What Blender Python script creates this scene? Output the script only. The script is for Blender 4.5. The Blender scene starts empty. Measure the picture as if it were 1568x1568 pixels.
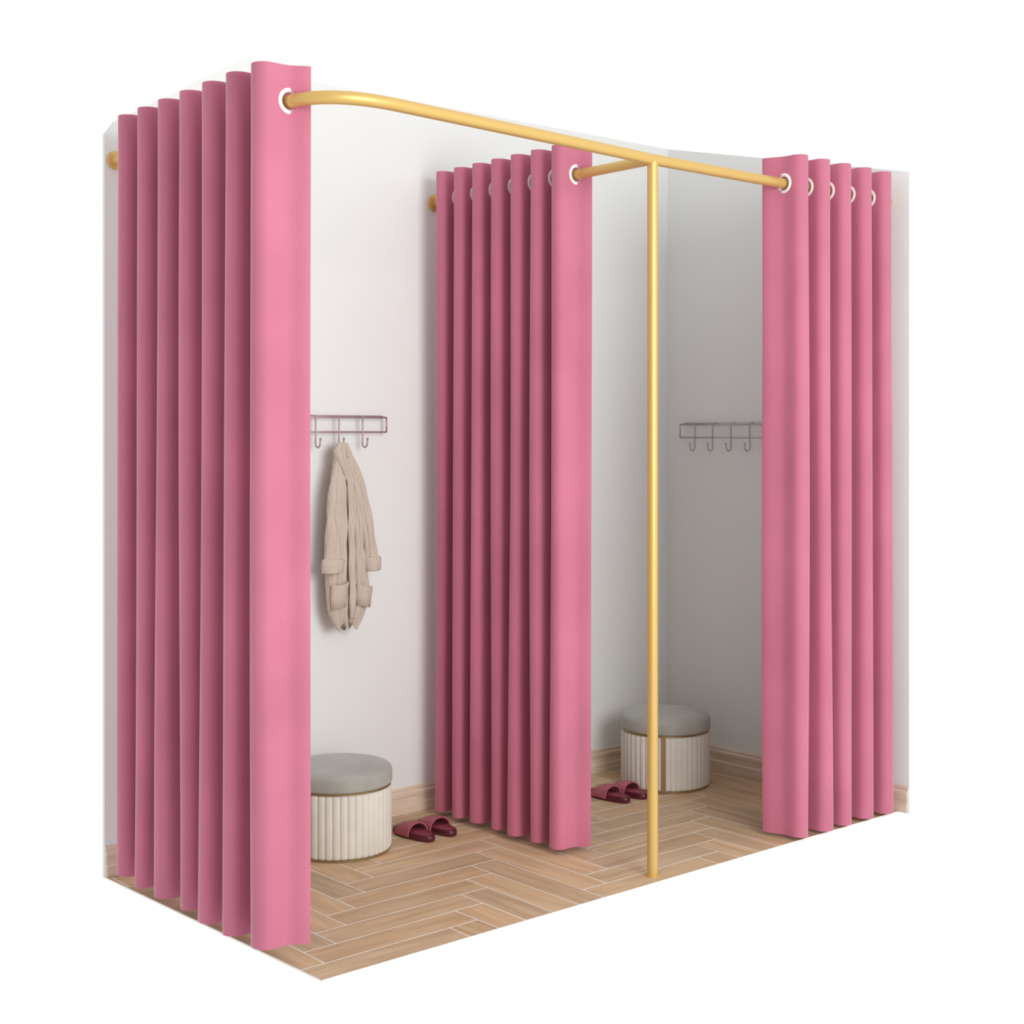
import bpy, bmesh, math, random
from mathutils import Vector, Matrix
random.seed(4)
scene = bpy.context.scene
scene.view_settings.view_transform = 'Standard'
scene.view_settings.look = 'None'

# ---------------------------------------------------------------- helpers
def link(o, parent=None):
    scene.collection.objects.link(o)
    if parent: o.parent = parent
    return o
def empty(name, loc=(0,0,0)):
    e = bpy.data.objects.new(name, None); e.location = loc; e.empty_display_size = .1
    return link(e)
def mesh_obj(name, verts, faces, mat, parent=None, smooth=True, loc=None):
    me = bpy.data.meshes.new(name); me.from_pydata([tuple(v) for v in verts], [], faces); me.update()
    bm = bmesh.new(); bm.from_mesh(me); bmesh.ops.recalc_face_normals(bm, faces=bm.faces); bm.to_mesh(me); bm.free()
    for p in me.polygons: p.use_smooth = smooth
    o = bpy.data.objects.new(name, me); 
    if mat: me.materials.append(mat)
    if loc: o.location = loc
    return link(o, parent)
class MB:
    def __init__(s): s.v=[]; s.f=[]
    def add(s, v, f):
        n=len(s.v); s.v += [Vector(a) for a in v]; s.f += [tuple(i+n for i in q) for q in f]
    def tube(s, pts, r, n=16, cap=True):
        pts=[Vector(p) for p in pts]; rr = r if isinstance(r,(list,tuple)) else [r]*len(pts)
        t0=(pts[1]-pts[0]).normalized(); up=Vector((0,0,1)) if abs(t0.z)<.9 else Vector((1,0,0))
        nrm=(up-t0*up.dot(t0)).normalized(); v=[]
        for i,p in enumerate(pts):
            a=pts[max(i-1,0)]; b=pts[min(i+1,len(pts)-1)]; t=(b-a).normalized()
            nrm=(nrm-t*nrm.dot(t)).normalized(); bi=t.cross(nrm)
            for k in range(n):
                an=2*math.pi*k/n; v.append(p+(nrm*math.cos(an)+bi*math.sin(an))*rr[i])
        f=[]
        for i in range(len(pts)-1):
            for k in range(n):
                f.append((i*n+k,i*n+(k+1)%n,(i+1)*n+(k+1)%n,(i+1)*n+k))
        if cap: f.append(tuple(range(n))); f.append(tuple((len(pts)-1)*n+k for k in range(n)))
        s.add(v,f)
    def lathe(s, prof, c, axis='Z', n=64, rfun=None):
        c=Vector(c); v=[];f=[]
        for r,h in prof:
            for k in range(n):
                a=2*math.pi*k/n; R=r if rfun is None else rfun(r,h,a)
                p=(R*math.cos(a),R*math.sin(a),h)
                if axis=='Y': p=(p[0],p[2],p[1])
                if axis=='X': p=(p[2],p[0],p[1])
                v.append(c+Vector(p))
        m=len(prof)
        for i in range(m-1):
            for k in range(n): f.append((i*n+k,i*n+(k+1)%n,(i+1)*n+(k+1)%n,(i+1)*n+k))
        f.append(tuple(range(n))); f.append(tuple((m-1)*n+k for k in range(n)))
        s.add(v,f)
    def ring(s, c, ax, ro, ri, th, n=40):
        c=Vector(c); ax=Vector(ax).normalized(); u=Vector((0,0,1)); w=ax.cross(u)
        prof=[]; m=10; rm=(ro+ri)/2; hw=(ro-ri)/2
        for k in range(m):
            a=2*math.pi*k/m; prof.append((rm+hw*math.cos(a), th*math.sin(a)))
        v=[];f=[]
        for j in range(n):
            an=2*math.pi*j/n; d=u*math.cos(an)+w*math.sin(an)
            for r,h in prof: v.append(c+d*r+ax*h)
        for j in range(n):
            for k in range(m): f.append((j*m+k,((j+1)%n)*m+k,((j+1)%n)*m+(k+1)%m,j*m+(k+1)%m))
        s.add(v,f)
    def obj(s, name, mat, parent=None, smooth=True):
        return mesh_obj(name, s.v, s.f, mat, parent, smooth)
def autosmooth(o, ang=35):
    bm=bmesh.new(); bm.from_mesh(o.data)
    for e in bm.edges:
        if len(e.link_faces)==2 and e.calc_face_angle(0)>math.radians(ang): e.smooth=False
    bm.to_mesh(o.data); bm.free()

# ---------------------------------------------------------------- materials
def mat(name, col, rough=.6, metal=0, **kw):
    m=bpy.data.materials.new(name); m.use_nodes=True; b=m.node_tree.nodes['Principled BSDF']
    b.inputs['Base Color'].default_value=(*col,1); b.inputs['Roughness'].default_value=rough
    b.inputs['Metallic'].default_value=metal
    for k,v in kw.items():
        b.inputs[k.replace('_',' ')].default_value=v
    return m
def noise_mix(m, c1, c2, scale=20, stretch=(1,1,1), bump=0, detail=4, coord='Object', bscale=None):
    nt=m.node_tree; N=nt.nodes; L=nt.links; b=N['Principled BSDF']
    tc=N.new('ShaderNodeTexCoord'); mp=N.new('ShaderNodeMapping'); mp.inputs['Scale'].default_value=stretch
    L.new(tc.outputs[coord],mp.inputs['Vector'])
    no=N.new('ShaderNodeTexNoise'); no.inputs['Scale'].default_value=scale; no.inputs['Detail'].default_value=detail
    L.new(mp.outputs[0],no.inputs['Vector'])
    rp=N.new('ShaderNodeValToRGB'); rp.color_ramp.elements[0].position=.3; rp.color_ramp.elements[1].position=.7
    rp.color_ramp.elements[0].color=(*c1,1); rp.color_ramp.elements[1].color=(*c2,1)
    L.new(no.outputs['Fac'],rp.inputs['Fac']); L.new(rp.outputs['Color'],b.inputs['Base Color'])
    if bump:
        n2=N.new('ShaderNodeTexNoise'); n2.inputs['Scale'].default_value=bscale or scale*4
        L.new(tc.outputs[coord],n2.inputs['Vector'])
        bp=N.new('ShaderNodeBump'); bp.inputs['Strength'].default_value=bump; bp.inputs['Distance'].default_value=.002
        L.new(n2.outputs['Fac'],bp.inputs['Height']); L.new(bp.outputs[0],b.inputs['Normal'])
    return m
M_wall=noise_mix(mat('wall_paint',(.8,.79,.77),.85),(.78,.805,.785),(.80,.825,.805),2,bump=.04,bscale=300)
M_cur=noise_mix(mat('pink_velvet',(.6,.17,.27),.75,Sheen_Weight=.45,Sheen_Roughness=.4),(.495,.138,.215),(.57,.166,.252),5,stretch=(1,1,.8),bump=.10,bscale=450)
M_gold=mat('gold_metal',(.70,.47,.15),.42,.5)
M_white=mat('white_grommet',(.85,.85,.84),.3)
M_wire=mat('wire_mauve',(.46,.33,.36),.35,.5)
M_wire2=mat('wire_grey',(.48,.46,.46),.35,.5)
M_grout=mat('grout_white',(.88,.84,.76),.8)
M_base=noise_mix(mat('baseboard_wood',(.7,.5,.4),.5),(.62,.48,.37),(.74,.61,.49),6,stretch=(1,1,14),bump=.02)
M_lid=noise_mix(mat('grey_velvet',(.36,.35,.32),.8,Sheen_Weight=.3),(.32,.325,.29),(.40,.40,.36),14,bump=.1,bscale=400)
M_rib=noise_mix(mat('cream_velvet',(.66,.63,.57),.75,Sheen_Weight=.2),(.63,.61,.54),(.71,.69,.62),9,bump=.1,bscale=400)
M_brass=mat('dark_brass',(.36,.26,.13),.35,.7)
M_sole=mat('maroon_rubber',(.09,.010,.022),.4)
M_insole=mat('maroon_insole',(.20,.03,.05),.6)
M_strap=noise_mix(mat('rose_strap',(.5,.14,.18),.6),(.33,.075,.10),(.45,.12,.15),60,bump=.3,bscale=500)
# waffle knit coat: crossed fine waves
M_coat=mat('beige_waffle_knit',(.6,.5,.4),.9)
nt=M_coat.node_tree;N=nt.nodes;L=nt.links;b=N['Principled BSDF']
tc=N.new('ShaderNodeTexCoord')
wv=[]
for d in ('X','Z'):
    x=N.new('ShaderNodeTexWave'); x.bands_direction=d; x.inputs['Scale'].default_value=55; x.inputs['Distortion'].default_value=1.2
    x.inputs['Detail Scale'].default_value=.6
    L.new(tc.outputs['Object'],x.inputs['Vector']); wv.append(x)
ml=N.new('ShaderNodeMath'); ml.operation='MULTIPLY'
L.new(wv[0].outputs['Fac'],ml.inputs[0]); L.new(wv[1].outputs['Fac'],ml.inputs[1])
rp=N.new('ShaderNodeValToRGB'); rp.color_ramp.elements[0].color=(.50,.425,.35,1); rp.color_ramp.elements[1].color=(.68,.60,.51,1)
rp.color_ramp.elements[1].position=.8
L.new(ml.outputs[0],rp.inputs['Fac']); L.new(rp.outputs['Color'],b.inputs['Base Color'])
bp=N.new('ShaderNodeBump'); bp.inputs['Strength'].default_value=.25; bp.inputs['Distance'].default_value=.001
L.new(ml.outputs[0],bp.inputs['Height']); L.new(bp.outputs[0],b.inputs['Normal'])
# planks
M_plank=mat('oak_plank',(.5,.32,.2),.55)
nt=M_plank.node_tree;N=nt.nodes;L=nt.links;b=N['Principled BSDF']
uv=N.new('ShaderNodeUVMap'); at=N.new('ShaderNodeAttribute'); at.attribute_name='tone'
mp=N.new('ShaderNodeMapping'); mp.inputs['Scale'].default_value=(3,26,1); L.new(uv.outputs[0],mp.inputs['Vector'])
no=N.new('ShaderNodeTexNoise'); no.inputs['Scale'].default_value=1.3; no.inputs['Detail'].default_value=7; no.inputs['Distortion'].default_value=.6
L.new(mp.outputs[0],no.inputs['Vector'])
rp=N.new('ShaderNodeValToRGB'); e=rp.color_ramp.elements
e[0].position=.28; e[0].color=(.45,.295,.165,1); e[1].position=.70; e[1].color=(.64,.46,.285,1)
L.new(no.outputs['Fac'],rp.inputs['Fac'])
mx=N.new('ShaderNodeMix'); mx.data_type='RGBA'; mx.blend_type='MULTIPLY'; mx.inputs[0].default_value=1
L.new(rp.outputs['Color'],mx.inputs[6]); L.new(at.outputs['Color'],mx.inputs[7]); L.new(mx.outputs[2],b.inputs['Base Color'])

# ---------------------------------------------------------------- room
XL,XLB,XR,YF,YB=1.787,1.745,4.03,2.735,3.77
floor=mesh_obj('floor',[(XL,YF,-.004),(XR,YF,-.004),(XR,YB,-.004),(XLB,YB,-.004),(XL,YF,0),(XR,YF,0),(XR,YB,0),(XLB,YB,0)],
   [(0,3,2,1),(4,5,6,7),(0,1,5,4),(1,2,6,5),(2,3,7,6),(3,0,4,7)],M_grout,smooth=False)
W=.092; n=5; gp=.0023
bm=bmesh.new(); uvl=bm.loops.layers.uv.new('UVMap'); cl=bm.loops.layers.float_color.new('tone')
def plank(x0,y0,x1,y1,hor):
    x0+=gp;y0+=gp;x1-=gp;y1-=gp
    a=max(x0,XLB);b_=min(x1,XR);c=max(y0,YF);d=min(y1,YB)
    if b_-a<.003 or d-c<.003: return
    t=random.uniform(.87,1.09); off=(random.random()*50,random.random()*50)
    tr=random.uniform(-.03,.03); col=(t+tr,t,t-tr,1)
    vs=[bm.verts.new(p) for p in ((a,c,.0006),(b_,c,.0006),(b_,d,.0006),(a,d,.0006))]
    f=bm.faces.new(vs)
    for l in f.loops:
        x,y=l.vert.co.x,l.vert.co.y
        l[uvl].uv=(x+off[0],y+off[1]) if hor else (y+off[0],x+off[1]); l[cl]=col
ox,oy=XL-.03,YF-.01
for j in range(-8,26):
    for i in range(-8,44):
        t=(i-j)%(2*n)
        if t==0: plank(ox+i*W,oy+j*W,ox+(i+n)*W,oy+(j+1)*W,True)
        if t==n: plank(ox+i*W,oy+(j-n+1)*W,ox+(i+1)*W,oy+(j+1)*W,False)
bmesh.ops.bisect_plane(bm,geom=bm.verts[:]+bm.edges[:]+bm.faces[:],plane_co=(XL,YF,0),plane_no=(-(YB-YF),-(XL-XLB),0),clear_outer=True)
me=bpy.data.meshes.new('herringbone_planks'); bm.to_mesh(me); bm.free(); me.materials.append(M_plank)
link(bpy.data.objects.new('herringbone_planks',me),floor)

def prism(name, poly, axis, a, b):
    n=len(poly); v=[]
    for t in (a,b):
        for p,z in poly: v.append((p,t,z) if axis=='Y' else (t,p,z))
    f=[tuple(range(n)),tuple(range(n,2*n))]+[(i,(i+1)%n,(i+1)%n+n,i+n) for i in range(n)]
    return mesh_obj(name,v,f,M_wall,None,False)
prism('wall_back',[(XLB,-.004),(XR+.012,-.004),(XR+.012,2.325),(2.42,2.325),(2.40,2.37),(2.2,2.36),(XLB+.03,2.11),(XLB,2.07)],'Y',YB,YB+.012)
prism('wall_right',[(2.70,-.004),(YB,-.004),(YB,2.325),(2.70,2.09)],'X',XR,XR+.012)
prof=[(0,0),(.016,0),(.016,.030),(.012,.034),(.012,.052),(.014,.055),(.014,.066),(.008,.071),(.008,.078),(.003,.084),(0,.084)]
def baseb(name,horiz,a,b):
    v=[];m=len(prof)
    for t in (a,b):
        for d,z in prof: v.append((t,YB-d,z+.0007) if horiz else (XR-d,t,z+.0007))
    f=[tuple(range(m)),tuple(range(m,2*m))]+[(i,(i+1)%m,(i+1)%m+m,i+m) for i in range(m)]
    mesh_obj(name,v,f,M_base,None,False)
baseb('baseboard_back',True,XLB,XR-.016); baseb('baseboard_right',False,2.70,YB-.0)

# ---------------------------------------------------------------- rail frame
RZ=2.0; RR=.0155
xl=1.765; xm=2.905; SL=.012
rail=empty('curtain_rail_frame',(xm,2.78,0))
inv=Matrix.Translation(-Vector((xm,2.78,0)))
def bez(p0,p1,p2,k=14):
    return [Vector(p0)*(1-t)**2+Vector(p1)*2*t*(1-t)+Vector(p2)*t*t for t in [i/k for i in range(k+1)]]
xw=xl+SL*(YB-2.837)
path=[Vector((xw,YB-.001,RZ)),Vector(((xw+xl)/2,3.30,RZ))]+bez((xl,2.87,RZ),(xl-.0,2.695,RZ),(1.97,2.706,RZ),20)
path+=[Vector((2.2,2.722,RZ)),Vector((2.55,2.748,RZ)),Vector((xm,2.776,RZ)),Vector((3.3,2.78,RZ)),Vector((XR-.001,2.78,RZ))]
def railpart(nm,fn):
    b_=MB(); fn(b_); o=b_.obj(nm,M_gold,rail); o.matrix_parent_inverse=inv; autosmooth(o,40); return o
railpart('front_and_left_rod',lambda m:m.tube(path,RR,24))
railpart('middle_rod',lambda m:m.tube([(xm,2.776,RZ),(xm,3.2,RZ),(xm,YB-.001,RZ)],RR*.93,24))
railpart('post',lambda m:m.tube([(xm,2.776,.0008),(xm,2.776,1),(xm,2.776,RZ)],RR*.97,24))
railpart('post_foot',lambda m:m.lathe([(.0175,.0007),(.0175,.004),(.016,.005)],(xm,2.776,0),n=32))
fl=[(.028,0),(.028,-.004),(.026,-.007),(.019,-.009),(.016,-.010)]
railpart('flange_left',lambda m:m.lathe([(r*.9,h) for r,h in fl],(xw,YB-.0005,RZ),'Y',32))
railpart('flange_middle',lambda m:m.lathe(fl,(xm,YB-.0005,RZ),'Y',32))
railpart('flange_right',lambda m:m.lathe([(.0165,0),(.0165,-.004),(.016,-.006)],(XR-.0005,2.78,RZ),'X',32))

# ---------------------------------------------------------------- curtains
def curtain(origin, along, side, waves, lam, a, e, zb, zt=2.082, seed=0):
    rnd=random.Random(seed)
    al=Vector(along).normalized(); sd=Vector(side); r=lam/4
    pts=[]
    NE=16
    for i in range(NE):
        u=e+(-a-e)*i/NE; s=max(0,(u+.01)/(e+.01)); s=s*s*(3-2*s)
        pts.append((u,-.024*s))
    for w in range(waves):
        v0=w*lam
        for i in range(0,12):
            t=math.pi*i/12; pts.append((-a-r*math.sin(t),v0+r-r*math.cos(t)))
        for i in range(7):
            pts.append((-a+2*a*i/6,v0+2*r))
        if w<waves-1:
            for i in range(1,12):
                t=math.pi*i/12; pts.append((a+r*math.sin(t),v0+3*r-r*math.cos(t)))
            for i in range(6): pts.append((a-2*a*i/6,v0+lam))
    rows=[zt-.0,zt-.03,zt-.06,zt-.10,zt-.14]+[zt-.14-(zt-.14-zb)*i/16 for i in range(1,17)]
    ph=[rnd.uniform(0,6.28) for _ in range(6)]
    V=[];F=[]
    O=Vector(origin)
    for z in rows:
        h=max(0,(zt-.14-z)/(zt-.14-zb))
        for u,v in pts:
            wi=v/lam
            du=h*.005*math.sin(wi*2.1+ph[0]+z*1.3)
            dv=h*.005*math.sin(wi*3.3+ph[1]+z*2.1)
            uu=u*(1+.03*h*math.sin(wi*1.7+ph[2])) - h*.006
            p=O+sd*(uu+du)+al*(v+dv); V.append((p.x,p.y,z))
    c=len(pts)
    for j in range(len(rows)-1):
        for i in range(c-1): F.append((j*c+i,j*c+i+1,(j+1)*c+i+1,(j+1)*c+i))
    root=empty('curtain',(O.x,O.y,0)); iv=Matrix.Translation((-O.x,-O.y,0))
    fab=mesh_obj('fabric',V,F,M_cur,root); fab.matrix_parent_inverse=iv
    so=fab.modifiers.new('s','SOLIDIFY'); so.thickness=.0022; so.offset=0
    g=MB(); cut=MB()
    vs=[]
    for w in range(waves): vs += [w*lam, w*lam+2*r]
    for v in vs:
        c0=O+al*v; c0.z=RZ
        g.ring(c0,al,.0315,.0205,.0042)
        cut.tube([c0-al*.009,c0+al*.009],.023,24)
    go=g.obj('grommets',M_white,root); go.matrix_parent_inverse=iv
    co=cut.obj('cutter',None)
    bo=fab.modifiers.new('b','BOOLEAN'); bo.operation='DIFFERENCE'; bo.object=co; bo.solver='EXACT'
    bpy.context.view_layer.update()
    dg=bpy.context.evaluated_depsgraph_get()
    nm=bpy.data.meshes.new_from_object(fab.evaluated_get(dg))
    fab.modifiers.clear(); fab.data=nm
    bpy.data.objects.remove(co)
    for p in nm.polygons: p.use_smooth=True
    autosmooth(fab,50)
    return root
curtain((xl,2.837,0),(SL,1,0),(1,0,0),7,.1175,.050,.042,.060,seed=1)
curtain((xm,3.085,0),(0,1,0),(1,0,0),7,.0925,.046,.040,.018,seed=2)
curtain((3.485,2.78,0),(1,0,0),(0,1,0),5,.1080,.038,.062,.012,seed=3)

# ---------------------------------------------------------------- ottomans
def ottoman(x,y,seam):
    root=empty('ottoman',(x,y,0)); iv=Matrix.Translation((-x,-y,0)); z0=.0008
    R=.1565; c=(x,y,z0)
    def P(nm,b_,m,ang=40):
        o=b_.obj(nm,m,root); o.matrix_parent_inverse=iv; autosmooth(o,ang); return o
    b_=MB(); b_.lathe([(R-.005,0),(R-.004,.001),(R-.004,.005),(R-.006,.006)],c); P('base_band',b_,M_brass)
    b_=MB(); nr=44
    def rf(r,h,a): 
        k=abs(math.sin(a*nr/2)); return r-.0045*(1-k**.45)
    b_.lathe([(R-.010,.0055),(R-.002,.008),(R,.016),(R,.10),(R,.180),(R-.003,.190),(R-.010,.193)],c,n=nr*12,rfun=rf); P('ribbed_body',b_,M_rib,80)
    b_=MB(); b_.lathe([(R-.004,.191),(R-.002,.192),(R-.002,.196),(R-.004,.198)],c); P('rim_band',b_,M_brass)
    b_=MB(); pr=[(R-.006,.197),(R,.200),(R+.002,.205),(R+.002,.235),(R-.001,.243),(R-.007,.249),(R-.016,.2525),(R-.04,.256),(R-.09,.2585),(.01,.259)]
    b_.lathe(pr,c,n=72); P('cushion_lid',b_,M_lid,60)
    a=seam; b_=MB(); d=Vector((math.cos(a),math.sin(a),0)); t=Vector((-d.y,d.x,0)); C=Vector(c)
    v=[]
    for zz in (.005,.192):
        for s,q in ((-.008,R-.01),(-.008,R+.002),(.008,R+.002),(.008,R-.01)):
            v.append(C+d*q+t*s+Vector((0,0,zz)))
    b_.add(v,[(0,1,2,3),(4,7,6,5),(0,4,5,1),(1,5,6,2),(2,6,7,3),(3,7,4,0)]); P('brass_seam',b_,M_brass)
ottoman(2.395,3.575,math.radians(60))
ottoman(3.717,3.49,math.radians(-139))

# ---------------------------------------------------------------- slippers
def slipper(parent,x,y,rot,nm):
    def outline(s,k):
        pts=[]
        m=28
        for i in range(m):
            a=2*math.pi*i/m; ly=math.cos(a); lx=math.sin(a)
            w=.031+.006*(ly*.5+.5)
            pts.append((lx*w*k*(abs(lx)**-.25 if abs(lx)>.01 else 1), ly*.090*k))
        return pts
    M=Matrix.Translation((x,y,.0008))@Matrix.Rotation(rot,4,'Z')
    pin=Matrix.Translation(-parent.location)
    b_=MB(); m=28; v=[]
    for k,z in ((.95,0),(1,.004),(1,.016),(.97,.019)):
        v+=[M@Vector((px,py,z)) for px,py in outline(0,k)]
    f=[(j*m+i,j*m+(i+1)%m,(j+1)*m+(i+1)%m,(j+1)*m+i) for j in range(3) for i in range(m)]
    f+=[tuple(range(m)),tuple(range(3*m,4*m))]
    b_.add(v,f); o=b_.obj(nm+'_sole',M_sole,parent); autosmooth(o,50); o.matrix_parent_inverse=pin
    b_=MB(); v=[M@Vector((px,py,z)) for z in (.0185,.0205) for px,py in outline(0,.88)]
    b_.add(v,[(i,(i+1)%m,(i+1)%m+m,i+m) for i in range(m)]+[tuple(range(m)),tuple(range(m,2*m))])
    o=b_.obj(nm+'_insole',M_insole,parent); o.matrix_parent_inverse=pin
    b_=MB(); v=[]; na=16; nl=8
    for sh in (1,.90):
        for j in range(nl+1):
            t=j/nl; yy=-.018+t*.066; h=(.043-.012*t)*(.9+.1*math.sin(math.pi*t)); wd=.0395
            for i in range(na+1):
                a=math.pi*i/na
                v.append(M@Vector((-math.cos(a)*wd*sh, yy, .008+ (math.sin(a)**.8)*h*sh)))
    c=na+1; blk=c*(nl+1); f=[]
    for j in range(nl):
        for i in range(na):
            q=(j*c+i,j*c+i+1,(j+1)*c+i+1,(j+1)*c+i); f.append(q); f.append(tuple(k+blk for k in q))
    for i in range(na):
        f.append((i,i+1,i+1+blk,i+blk)); k=nl*c; f.append((k+i,k+i+1,k+i+1+blk,k+i+blk))
    for j in range(nl):
        f.append((j*c,(j+1)*c,(j+1)*c+blk,j*c+blk)); k=na; f.append((j*c+k,(j+1)*c+k,(j+1)*c+k+blk,j*c+k+blk))
    b_.add(v,f); o=b_.obj(nm+'_strap',M_strap,parent); autosmooth(o,50); o.matrix_parent_inverse=pin
def pair(x1,y1,x2,y2,r):
    root=empty('pair_of_slippers',((x1+x2)/2,(y1+y2)/2,0))
    slipper(root,x1,y1,r,'left'); slipper(root,x2,y2,r-.05,'right')
pair(2.640,3.530,2.731,3.534,.03)
pair(3.417,3.467,3.502,3.462,.03)

# ---------------------------------------------------------------- hook racks
def rack(name,origin,along,out,length,hooks,ztop,zbot,m):
    al=Vector(along); ou=Vector(out); O=Vector(origin)
    root=empty(name,origin); 
    def p(s,d,z): q=O+al*s+ou*d; q.z=z; return q
    b_=MB(); r=.0027; D=.030
    loop=[p(0,D,ztop),p(length,D,ztop),p(length,D,zbot),p(0,D,zbot),p(0,D,ztop)]
    for i in range(4): b_.tube([loop[i],loop[i+1]],r,10)
    b_.tube([p(0,.006,ztop+.004),p(length,.006,ztop+.004)],r,10)
    for h in hooks:
        pts=[p(h,.001,ztop+.004),p(h,D+.002,ztop+.004),p(h,D+.004,ztop),p(h,D+.004,zbot),p(h,D+.003,zbot-.035)]
        for k in range(1,9):
            a=math.pi*k/9; pts.append(p(h,D+.003+.013-.013*math.cos(a),zbot-.035-.013*math.sin(a)))
        pts.append(p(h,D+.031,zbot-.022))
        b_.tube(pts,r,10)
        b_.lathe([(.0015,-.004),(.0038,-.002),(.0038,.002),(.0015,.004)],p(h,D+.031,zbot-.021),n=12)
    for s in (0,length):
        b_.tube([p(s,.0005,ztop+.004),p(s,D,ztop)],r,10); b_.tube([p(s,.0005,zbot),p(s,D,zbot)],r,10)
    o=b_.obj('wire_frame',m,root); o.matrix_parent_inverse=Matrix.Translation(-O)
rack('wall_hook_rack',(2.24,YB,1.26),(1,0,0),(0,-1,0),.447,[.089,.177,.263,.352],1.287,1.241,M_wire)
rack('wall_hook_rack',(XR,3.68,1.25),(0,-1,0),(-1,0,0),.44,[.077,.164,.252,.340],1.271,1.222,M_wire2)

# ---------------------------------------------------------------- coat
coat=empty('hanging_cardigan',(2.485,3.70,1.2))
def cpt(px,py,dy=0):
    return Vector((2.485+(px-530)*.00262, 3.705+dy, 1.208-(py-678)*.00203))
def cat(p0,p1,p2,p3,t):
    return .5*((2*p1)+(-p0+p2)*t+(2*p0-5*p1+4*p2-p3)*t*t+(-p0+3*p1-3*p2+p3)*t**3)
def loft(nm,secs,creases,n=96,wob=0,hem=0,tw=0):
    K=len(secs); fine=[]
    for i in range(K-1):
        for t in [k/7 for k in range(7)]:
            q=[secs[max(i-1,0)],secs[i],secs[i+1],secs[min(i+2,K-1)]]
            fine.append(tuple(cat(q[0][j],q[1][j],q[2][j],q[3][j],t) for j in range(5)))
    fine.append(secs[-1]); v=[];f=[]; M_=len(fine)-1
    for q,(cx,py,hw,dp,dy) in enumerate(fine):
        s=q/M_
        for k in range(n):
            a=2*math.pi*k/n; w=1
            for ca,cw,cd,dr in creases:
                d=(a-(ca+dr*(s-.5))+math.pi)%(2*math.pi)-math.pi
                w-=cd*math.exp(-(d/cw)**2)*(1 if s>.05 else s*20)
            w+=.05*math.sin(3*a+py*.03)
            x=math.cos(a+tw*s)*hw*(1+(w-1)*.5); d=math.sin(a)*dp*w
            yy=py+hem*math.sin(a*2.0+.6)*s**6
            v.append(cpt(cx+x,yy,dy+d+ .0025*math.sin(py*.11+a*2)))
    for i in range(M_):
        for k in range(n): f.append((i*n+k,i*n+(k+1)%n,(i+1)*n+(k+1)%n,(i+1)*n+k))
    f.append(tuple(range(n))); f.append(tuple(M_*n+k for k in range(n)))
    o=mesh_obj(nm,v,f,M_coat,coat); o.matrix_parent_inverse=Matrix.Translation(-coat.location); return o
fr=-math.pi/2
loft('body_left_half',[(531,678,4,.007,0),(530,700,8,.012,-.002),(529,740,11,.018,-.004),(528,790,13,.022,-.006),(526,850,14,.024,-.006),(524,890,15,.026,-.008),(525,920,15,.026,-.008),(528,945,12,.022,-.006),(531,958,6,.012,-.004)],
     [(fr-.5,.16,.28,.5),(fr+.25,.14,.30,-.5),(fr+.8,.15,.25,.3)],hem=6)
loft('body_right_half',[(536,678,4,.007,0),(540,700,7,.012,-.004),(544,740,9,.018,-.008),(548,790,12,.022,-.010),(551,850,13,.024,-.010),(553,890,14,.026,-.010),(554,915,13,.024,-.010),(551,942,11,.020,-.006),(548,958,6,.012,-.004)],
     [(fr-.6,.15,.26,-.4),(fr,.14,.32,.5),(fr+.7,.15,.25,-.2)],hem=-6)
loft('back_panel',[(533,680,5,.008,.012),(536,740,16,.014,.014),(538,820,22,.018,.014),(539,880,23,.018,.014),(539,925,18,.016,.014),(539,950,9,.010,.014)],
     [(fr,.3,.3,.2)])
loft('left_sleeve',[(530,690,4,.008,-.008),(526,710,8,.014,-.012),(521,745,10,.017,-.018),(517,780,10,.018,-.022),(515,815,10,.018,-.024),(514,845,11,.018,-.024),(514,862,12,.018,-.024)],
     [(fr-.3,.16,.22,.8),(fr+.5,.15,.26,-.8)])
loft('right_sleeve',[(538,690,4,.008,-.008),(545,712,7,.012,-.012),(553,745,8,.015,-.016),(559,780,9,.016,-.020),(564,815,9,.017,-.022),(568,845,9,.017,-.022),(570,860,9,.016,-.022)],
     [(fr-.4,.16,.25,-.8),(fr+.4,.15,.22,.7)])
for nm,cx,hw in (('left_cuff',514,14.5),('right_cuff',570,11.5)):
    loft(nm,[(cx,853,hw-2.5,.018,-.024),(cx,855,hw,.021,-.024),(cx,864,hw+.3,.022,-.024),(cx+.5,873,hw,.021,-.024),(cx+.5,875,hw-2.5,.018,-.024),(cx,875.5,hw-6,.012,-.024)],[(fr+.3,.2,.08,.2)])
loft('collar',[(531,679,5,.010,-.004),(527,692,8,.016,-.010),(529,708,8,.018,-.016),(534,724,6,.014,-.020),(538,740,3,.008,-.020)],[(fr,.25,.4,.5)])
loft('front_placket',[(536,700,3,.006,-.018),(538,740,4,.006,-.026),(539,800,4.5,.006,-.030),(539,860,4.5,.006,-.032),(540,920,4.5,.006,-.032),(541,945,3.5,.005,-.026)],[(fr,.2,.2,0)])
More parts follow.
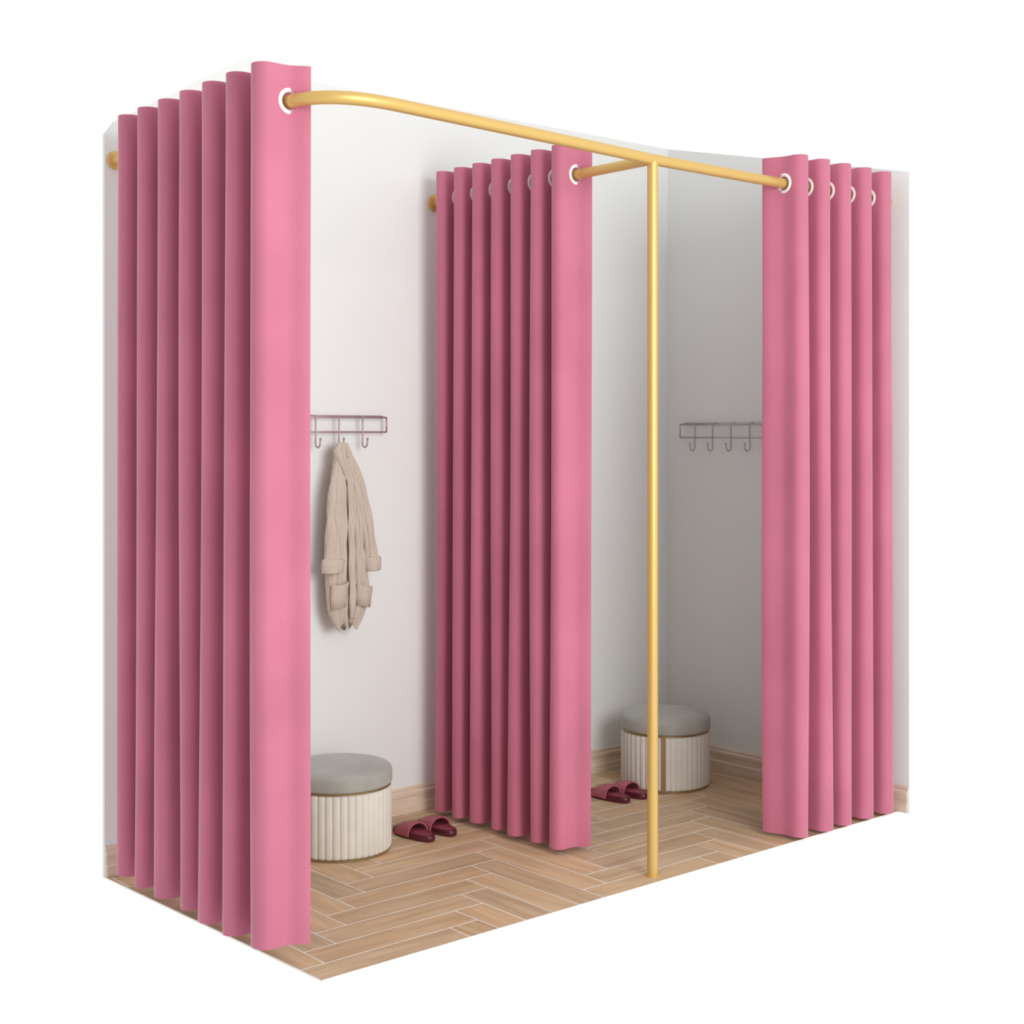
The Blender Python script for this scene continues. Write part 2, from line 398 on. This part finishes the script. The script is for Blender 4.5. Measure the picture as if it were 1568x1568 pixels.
def pocket(nm,x0,x1,y0,y1,dy,sl):
    v=[];nx=8
    for dd in (0,-.004):
        for j,yy in enumerate((y0,y0+4,(y0+y1)/2,y1)):
            for i in range(nx+1):
                t=i/nx; bul=-.012*math.sin(math.pi*t); sh=(1,1,.97,.85)[j]
                xx=(x0+x1)/2+(x0+(x1-x0)*t-(x0+x1)/2)*sh
                v.append(cpt(xx,yy+sl*t+(2*math.sin(math.pi*t) if j<2 else 0),dy+bul+dd+(-.005 if j<2 else 0)))
    c=nx+1; blk=c*4; f=[]
    for j in range(3):
        for i in range(nx):
            q=(j*c+i,j*c+i+1,(j+1)*c+i+1,(j+1)*c+i); f+= [q,tuple(k+blk for k in q)]
    ed=[i for i in range(c)]+[j*c+nx for j in range(1,4)]+[3*c+i for i in range(nx-1,-1,-1)]+[j*c for j in (2,1)]
    for i in range(len(ed)):
        a,b2=ed[i],ed[(i+1)%len(ed)]; f.append((a,b2,b2+blk,a+blk))
    o=mesh_obj(nm,v,f,M_coat,coat); o.matrix_parent_inverse=Matrix.Translation(-coat.location)
pocket('left_pocket',510,534,892,930,-.026,-4)
pocket('right_pocket',545,567,893,926,-.028,5)

# ---------------------------------------------------------------- light
w=bpy.data.worlds.new('world'); scene.world=w; w.use_nodes=True
nt=w.node_tree; N=nt.nodes; L=nt.links; bg=N['Background']; bg.inputs[1].default_value=1.0
tc=N.new('ShaderNodeTexCoord'); dt=N.new('ShaderNodeVectorMath'); dt.operation='DOT_PRODUCT'
L.new(tc.outputs['Generated'],dt.inputs[0]); dt.inputs[1].default_value=(.8,.6,0)
rp=N.new('ShaderNodeValToRGB'); e=rp.color_ramp.elements
e[0].position=0; e[0].color=(.76,.76,.77,1); e[1].position=.62; e[1].color=(1.0,1.0,1.0,1)
mr=N.new('ShaderNodeMapRange'); mr.inputs[1].default_value=-1; mr.inputs[2].default_value=1
L.new(dt.outputs['Value'],mr.inputs[0]); L.new(mr.outputs[0],rp.inputs['Fac']); L.new(rp.outputs['Color'],bg.inputs[0])
def area(nm,loc,tgt,size,power,col=(1,1,1)):
    l=bpy.data.lights.new(nm,'AREA'); l.size=size; l.energy=power; l.color=col; l.shape='DISK'
    o=bpy.data.objects.new(nm,l); o.location=loc
    o.rotation_euler=(Vector(tgt)-Vector(loc)).to_track_quat('-Z','Y').to_euler(); link(o)
area('softbox_light',(2.1,-.5,1.8),(2.7,3.4,1.2),2.0,92,(1,.99,.97))

# ---------------------------------------------------------------- camera
cam=bpy.data.cameras.new('camera'); co=bpy.data.objects.new('camera',cam); link(co)
co.location=(0,0,1.231); co.rotation_euler=(math.radians(90),0,math.radians(-40.7))
cam.sensor_width=36; cam.lens=50.4; cam.shift_y=-.075; cam.clip_start=.05
scene.camera=co
